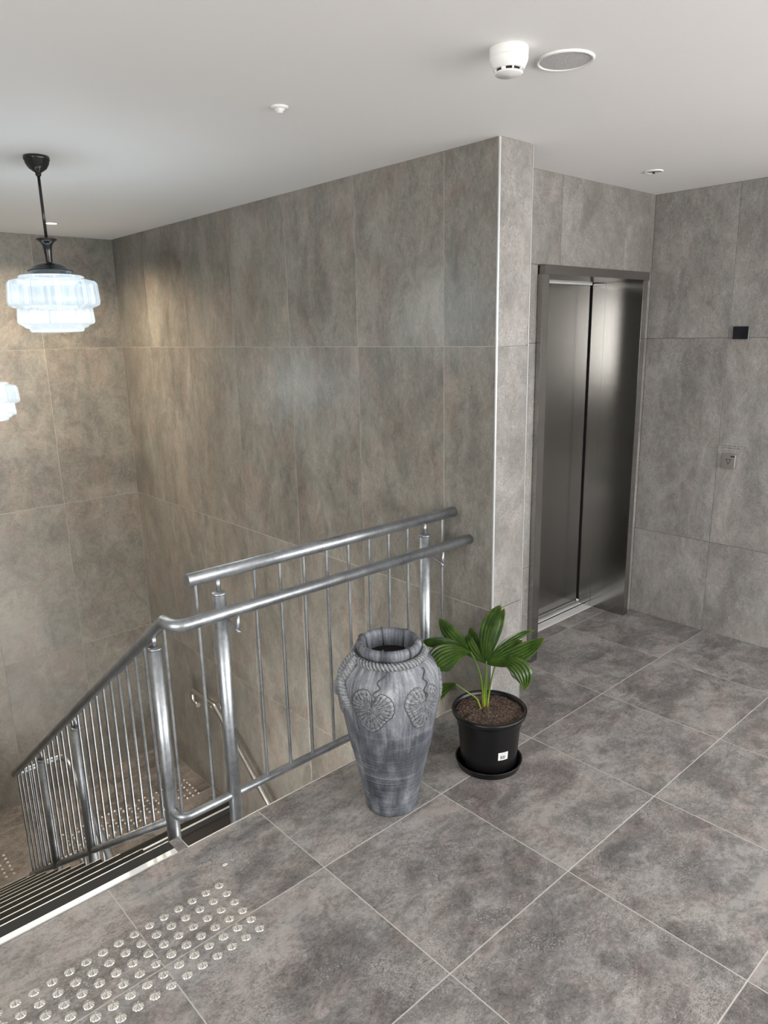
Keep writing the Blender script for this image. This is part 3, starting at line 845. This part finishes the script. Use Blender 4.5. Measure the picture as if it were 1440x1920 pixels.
# ---------------------------------------------------------------- potted palm
PC = Vector((.909, .0116, 0))
pot = thing('potted_palm', 'young fan palm in a round black plastic pot on the floor', 'plant', PC)
sa = lathe('saucer', [(0, .0), (.128, .0), (.134, .003), (.142, .028), (.144, .032), (.140, .033), (.136, .029), (.130, .008), (0, .007)], M_plastic, pot, 64)
pp = lathe('pot', [(0, .0085), (.112, .0085), (.117, .012), (.120, .04), (.133, .195), (.1355, .218), (.139, .222), (.141, .232), (.151, .237), (.157, .246), (.160, .258), (.158, .264), (.151, .265), (.146, .262), (.142, .245), (.138, .20)], M_plastic, pot, 72)
def soil_mat():
    t = NT('potting_soil'); tc = t.n('ShaderNodeTexCoord')
    a = t.noise(tc.outputs['Object'], 130, 6, .8, .4); b = t.noise(tc.outputs['Object'], 18, 3, .6)
    t.l(t.mix(.3, t.ramp(a, (.36, (.020, .011, .008)), (.50, (.115, .070, .052)), (.62, (.33, .24, .19))), t.ramp(b, (.35, (.07, .042, .030)), (.65, (.19, .125, .095)))), t.b.inputs['Base Color'])
    t.set(Roughness=.95); t.bump(a, 1.0, .012)
    return t.m
M_soil = soil_mat()
bm = bmesh.new(); NR, NA = 46, 110; rows = []
for i in range(1, NR+1):
    r = .142*i/NR
    rows.append([bm.verts.new((r*math.cos(2*PI*j/NA), r*math.sin(2*PI*j/NA), .246+.008*noise.noise(Vector((r*math.cos(2*PI*j/NA)*30, r*math.sin(2*PI*j/NA)*30, 1)))+.007*noise.noise(Vector((r*math.cos(2*PI*j/NA)*110, r*math.sin(2*PI*j/NA)*110, 5)))+.006*(1-i/NR))) for j in range(NA)])
cv = bm.verts.new((0, 0, .252))
for j in range(NA): bm.faces.new((cv, rows[0][j], rows[0][(j+1) % NA]))
for i in range(NR-1):
    for j in range(NA): bm.faces.new((rows[i][j], rows[i+1][j], rows[i+1][(j+1) % NA], rows[i][(j+1) % NA]))
so = link('soil', bm_mesh(bm, 'soil', True), M_soil, pot)
bm = bmesh.new()
for i in range(420):
    a = random.uniform(0, 2*PI); r = .132*math.sqrt(random.random()); s = random.uniform(.0012, .0036)
    mt = Matrix.Translation((r*math.cos(a), r*math.sin(a), .2525+random.uniform(-.003, .002))) @ Matrix.Rotation(random.uniform(0, PI), 4, 'Z') @ Matrix.Rotation(random.uniform(-.5, .5), 4, 'X') @ Matrix.Diagonal((s*random.uniform(1, 3.2), s, s*.8, 1))
    bmesh.ops.create_icosphere(bm, subdivisions=1, radius=1, matrix=mt)
cr = link('soil_crumbs', bm_mesh(bm, 'crumbs'), M_soil, pot); cr['kind'] = 'stuff'
# price label wrapped on the pot
RT = Vector((.7397, -.6728, 0)).normalized(); NN = Vector((-RT.y, RT.x, 0))
def pol(a, z, off):                                  # a: angle from viewer side, + to the right
    r = .120+(.133-.120)*(z-.04)/.155+off
    return (RT*math.sin(a)-NN*math.cos(a))*r+Vector((0, 0, z))
def curved_patch(name, a0, a1, z0, z1, off, mat, parent, n=6):
    bm = bmesh.new(); f = [[bm.verts.new(pol(a0+(a1-a0)*i/n, z, off)) for z in (z0, z1)] for i in range(n+1)]
    g = [[bm.verts.new(pol(a0+(a1-a0)*i/n, z, off-.0006)) for z in (z0, z1)] for i in range(n+1)]
    for i in range(n):
        bm.faces.new((f[i][0], f[i+1][0], f[i+1][1], f[i][1])); bm.faces.new((g[i][0], g[i][1], g[i+1][1], g[i+1][0]))
        bm.faces.new((f[i][0], g[i][0], g[i+1][0], f[i+1][0])); bm.faces.new((f[i][1], f[i+1][1], g[i+1][1], g[i][1]))
    for i in (0, n): bm.faces.new((f[i][0], f[i][1], g[i][1], g[i][0]))
    bmesh.ops.recalc_face_normals(bm, faces=bm.faces[:])
    return link(name, bm_mesh(bm, name), mat, parent)
LA0, LA1, LZ0, LZ1 = math.radians(10), math.radians(30), .086, .122
lab = curved_patch('price_label', LA0, LA1, LZ0, LZ1, .0012, flat('label_paper', (.80, .79, .80), .5), pot)
lab['label'] = 'white sticker with a barcode'
bm = bmesh.new(); x = LA0+math.radians(4.2); ii = 0
while x < LA1-math.radians(5):
    w = math.radians(random.choice((.35, .35, .7, 1.0)))
    q = [pol(x, LZ0+.005, .0015), pol(x+w, LZ0+.005, .0015), pol(x+w, LZ1-.014, .0015), pol(x, LZ1-.014, .0015)]
    bm.faces.new([bm.verts.new(v) for v in q]); x += w+math.radians(random.choice((.35, .6)))
for k, zz in enumerate((.1115, .1165)):
    x = LA0+math.radians(2.5)
    while x < LA1-math.radians(3):
        w = math.radians(random.uniform(.5, 1.6))
        q = [pol(x, zz, .0015), pol(x+w, zz, .0015), pol(x+w, zz+.0018, .0015), pol(x, zz+.0018, .0015)]
        bm.faces.new([bm.verts.new(v) for v in q]); x += w+math.radians(.5)
link('barcode', bm_mesh(bm, 'barcode'), M_text, lab)

def leaf_mat():
    t = NT('palm_leaf'); tc = t.n('ShaderNodeTexCoord')
    uv = t.n('ShaderNodeUVMap'); sx = t.n('ShaderNodeSeparateXYZ'); t.l(uv.outputs[0], sx.inputs[0])
    st = t.noise(tc.outputs['Object'], 25, 4, .6)
    base = t.ramp(st, (.35, (.022, .052, .010)), (.65, (.070, .128, .020)))
    edge = t.ramp(sx.outputs[1], (.90, 0.0), (1.0, 1.0))
    base = t.mix(t.math('MULTIPLY', edge, .5), base, (.22, .24, .05))
    rib = t.ramp(sx.outputs[0], (.0, .78), (1.0, 1.18))
    base = t.mix(1, base, rib, 'MULTIPLY')
    t.l(base, t.b.inputs['Base Color']); t.set(Roughness=.33)
    t.b.inputs['Subsurface Weight'].default_value = 0
    tl = t.n('ShaderNodeBsdfTranslucent'); tl.inputs[0].default_value = (.16, .33, .03, 1)
    m1 = t.n('ShaderNodeMixShader'); m1.inputs[0].default_value = .22
    t.l(t.b.outputs[0], m1.inputs[1]); t.l(tl.outputs[0], m1.inputs[2]); t.l(m1.outputs[0], t.t.nodes['Material Output'].inputs[0])
    return t.m
M_leaf = leaf_mat()
def pet_mat():
    t = NT('petiole'); tc = t.n('ShaderNodeTexCoord'); sx = t.n('ShaderNodeSeparateXYZ'); t.l(tc.outputs['Object'], sx.inputs[0])
    t.l(t.ramp(t.math('DIVIDE', sx.outputs[2], .6), (.40, (.20, .10, .02)), (.46, (.22, .31, .035)), (.62, (.11, .18, .03)), (.85, (.06, .12, .025))), t.b.inputs['Base Color']); t.set(Roughness=.4)
    return t.m
M_pet = pet_mat()
def V(a, d, z): return RT*(a-.0125)+NN*d+Vector((0, 0, z))     # local: right, away, up
def blade(name, hub, mid, tip, width, nrm, pleats, parent, amp=.0032, w0=.10, peak=.55, fray=0):
    """pleated palm segment: quadratic curve hub-mid-tip, width profile, pleats running lengthwise"""
    L, K = 26, pleats*2; bm = bmesh.new(); uvl = bm.loops.layers.uv.new('UVMap'); rows = []
    nrm = nrm.normalized()
    for i in range(L+1):
        t = i/L; c = hub*(1-t)**2+mid*2*t*(1-t)+tip*t*t
        tan = ((mid-hub)*(1-t)+(tip-mid)*t).normalized(); side = tan.cross(nrm).normalized(); nn = side.cross(tan)
        if t < peak: w = w0+(1-w0)*math.sin(t/peak*PI/2)**.92
        else: w = max(0, math.cos((t-peak)/(1-peak)*PI/2))**.72
        row = []
        for j in range(K+1):
            s = j/K*2-1; jag = 0
            if fray and t > .93: jag = fray*(.5+.5*math.sin(j*2.4))*(t-.93)/.07
            row.append(bm.verts.new(c+side*s*w*width/2+nn*(amp*(1 if j % 2 else -1)*min(1, w*1.6)-abs(s)**2*w*width*.16)+tan*jag))
        rows.append(row)
    for i in range(L):
        for j in range(K):
            f = bm.faces.new((rows[i][j], rows[i][j+1], rows[i+1][j+1], rows[i+1][j]))
            vals = ((j, i), (j+1, i), (j+1, i+1), (j, i+1))
            for lp, (a, b) in zip(f.loops, vals): lp[uvl].uv = (a % 2, b/L)
    me = bm_mesh(bm, name)
    o = link(name, me, M_leaf, parent)
    so_ = o.modifiers.new('thickness', 'SOLIDIFY'); so_.thickness = .0006
    return o
UP = Vector((0, 0, 1)); TOC = -NN                     # towards the viewer
def petiole(pts, r, leaf):
    P = [Vector(p) for p in pts]; out = []
    for i in range(len(P)-1):
        p0 = P[max(i-1, 0)]; p1 = P[i]; p2 = P[i+1]; p3 = P[min(i+2, len(P)-1)]
        for k in range(6):
            t = k/6; out.append(.5*((2*p1)+(p2-p0)*t+(2*p0-5*p1+4*p2-p3)*t*t+(3*p1-p0-3*p2+p3)*t**3))
    out.append(P[-1])
    return tube('petiole', out, r, M_pet, pot, 8, rfun=lambda t, a: 1.5-.75*t)
hA = V(-.006, -.02, .478)
def seg(hub, a, d, z, bend, width, pl, **k):
    tip = V(a, d, z); mid = (hub+tip)/2+bend
    return blade('leaf_segment', hub, mid, tip, width, k.pop('n', TOC+UP*.35), pl, pot, **k)
# leaf A: the big central fan
seg(hA, .060, .05, .705, V(-.022, -.01, .01), .082, 6, fray=.01, peak=.62, n=TOC+UP*.15)
seg(hA, .078, .055, .690, V(.010, .0, .0), .046, 4, peak=.6, n=TOC+UP*.15)
seg(hA, -.197, .04, .657, V(-.020, .0, .006), .066, 5, peak=.62, n=TOC+UP*.5+RT*.25)
seg(hA, -.062, .085, .596, V(-.006, .0, .020), .048, 4, peak=.6, n=TOC+UP*.5)
seg(hA, -.080, .03, .590, V(-.02, -.02, .0), .05, 4, peak=.6, n=TOC+UP*.5)
seg(hA, .215, .09, .575, V(.0, .01, .05), .036, 3, peak=.5, n=TOC*.7+UP)
seg(hA, .228, -.03, .592, V(.02, -.01, -.035), .078, 6, peak=.50, n=TOC+UP*.6-RT*.2)
seg(hA, .150, .02, .560, V(.01, .0, .0), .060, 5, peak=.55, n=TOC+UP*.6-RT*.2)
# leaf B: left fan
hB = V(-.078, -.05, .545)
seg(hB, -.283, -.02, .570, V(-.005, .02, .048), .058, 5, peak=.5, n=TOC*.6+UP)
seg(hB, -.246, -.14, .500, V(-.03, -.03, .065), .112, 8, peak=.55, n=TOC+UP*.6, fray=.006, w0=.05)
# leaf C: right drooping leaf
hC = V(.048, -.02, .492)
seg(hC, .140, -.10, .398, V(.055, -.03, .065), .088, 6, peak=.62, n=TOC*.8+UP*.5-RT*.5, fray=.008)
# leaf D: low left leaf
hD = V(-.132, .0, .376)
seg(hD, -.236, -.06, .302, V(-.02, -.01, .040), .055, 5, peak=.5, n=TOC*.9+UP*.6)
petiole([V(-.004, .03, .235), V(-.008, .016, .33), hA-Vector((0, 0, .03)), hA+Vector((0, 0, .01))], .0036, 'A')
petiole([V(-.010, .034, .235), V(-.014, .018, .33), V(-.035, -.02, .44), V(-.062, -.04, .515), hB], .0036, 'B')
petiole([V(.008, .026, .235), V(.012, .012, .32), V(.022, -.012, .42), V(.036, -.016, .47), hC], .0030, 'C')
petiole([V(-.018, .014, .235), V(-.040, .006, .300), V(-.085, -.012, .345), hD], .0026, 'D')
petiole([V(.001, .034, .235), V(.001, .020, .32), V(-.001, .0, .42), V(-.004, -.01, .46)], .0034, 'E')

# the grey chip lying near the studs
bm = bmesh.new(); bmesh.ops.create_icosphere(bm, subdivisions=2, radius=1, matrix=Matrix.Diagonal((.011, .008, .002, 1)))
ch = link('stone_chip', bm_mesh(bm, 'chip', True), flat('pale_stone', (.55, .50, .47), .8), None, (-.249, .252, .0025))
tagm(ch, 'tiny pale chip lying on the floor above the tactile studs', 'chip')
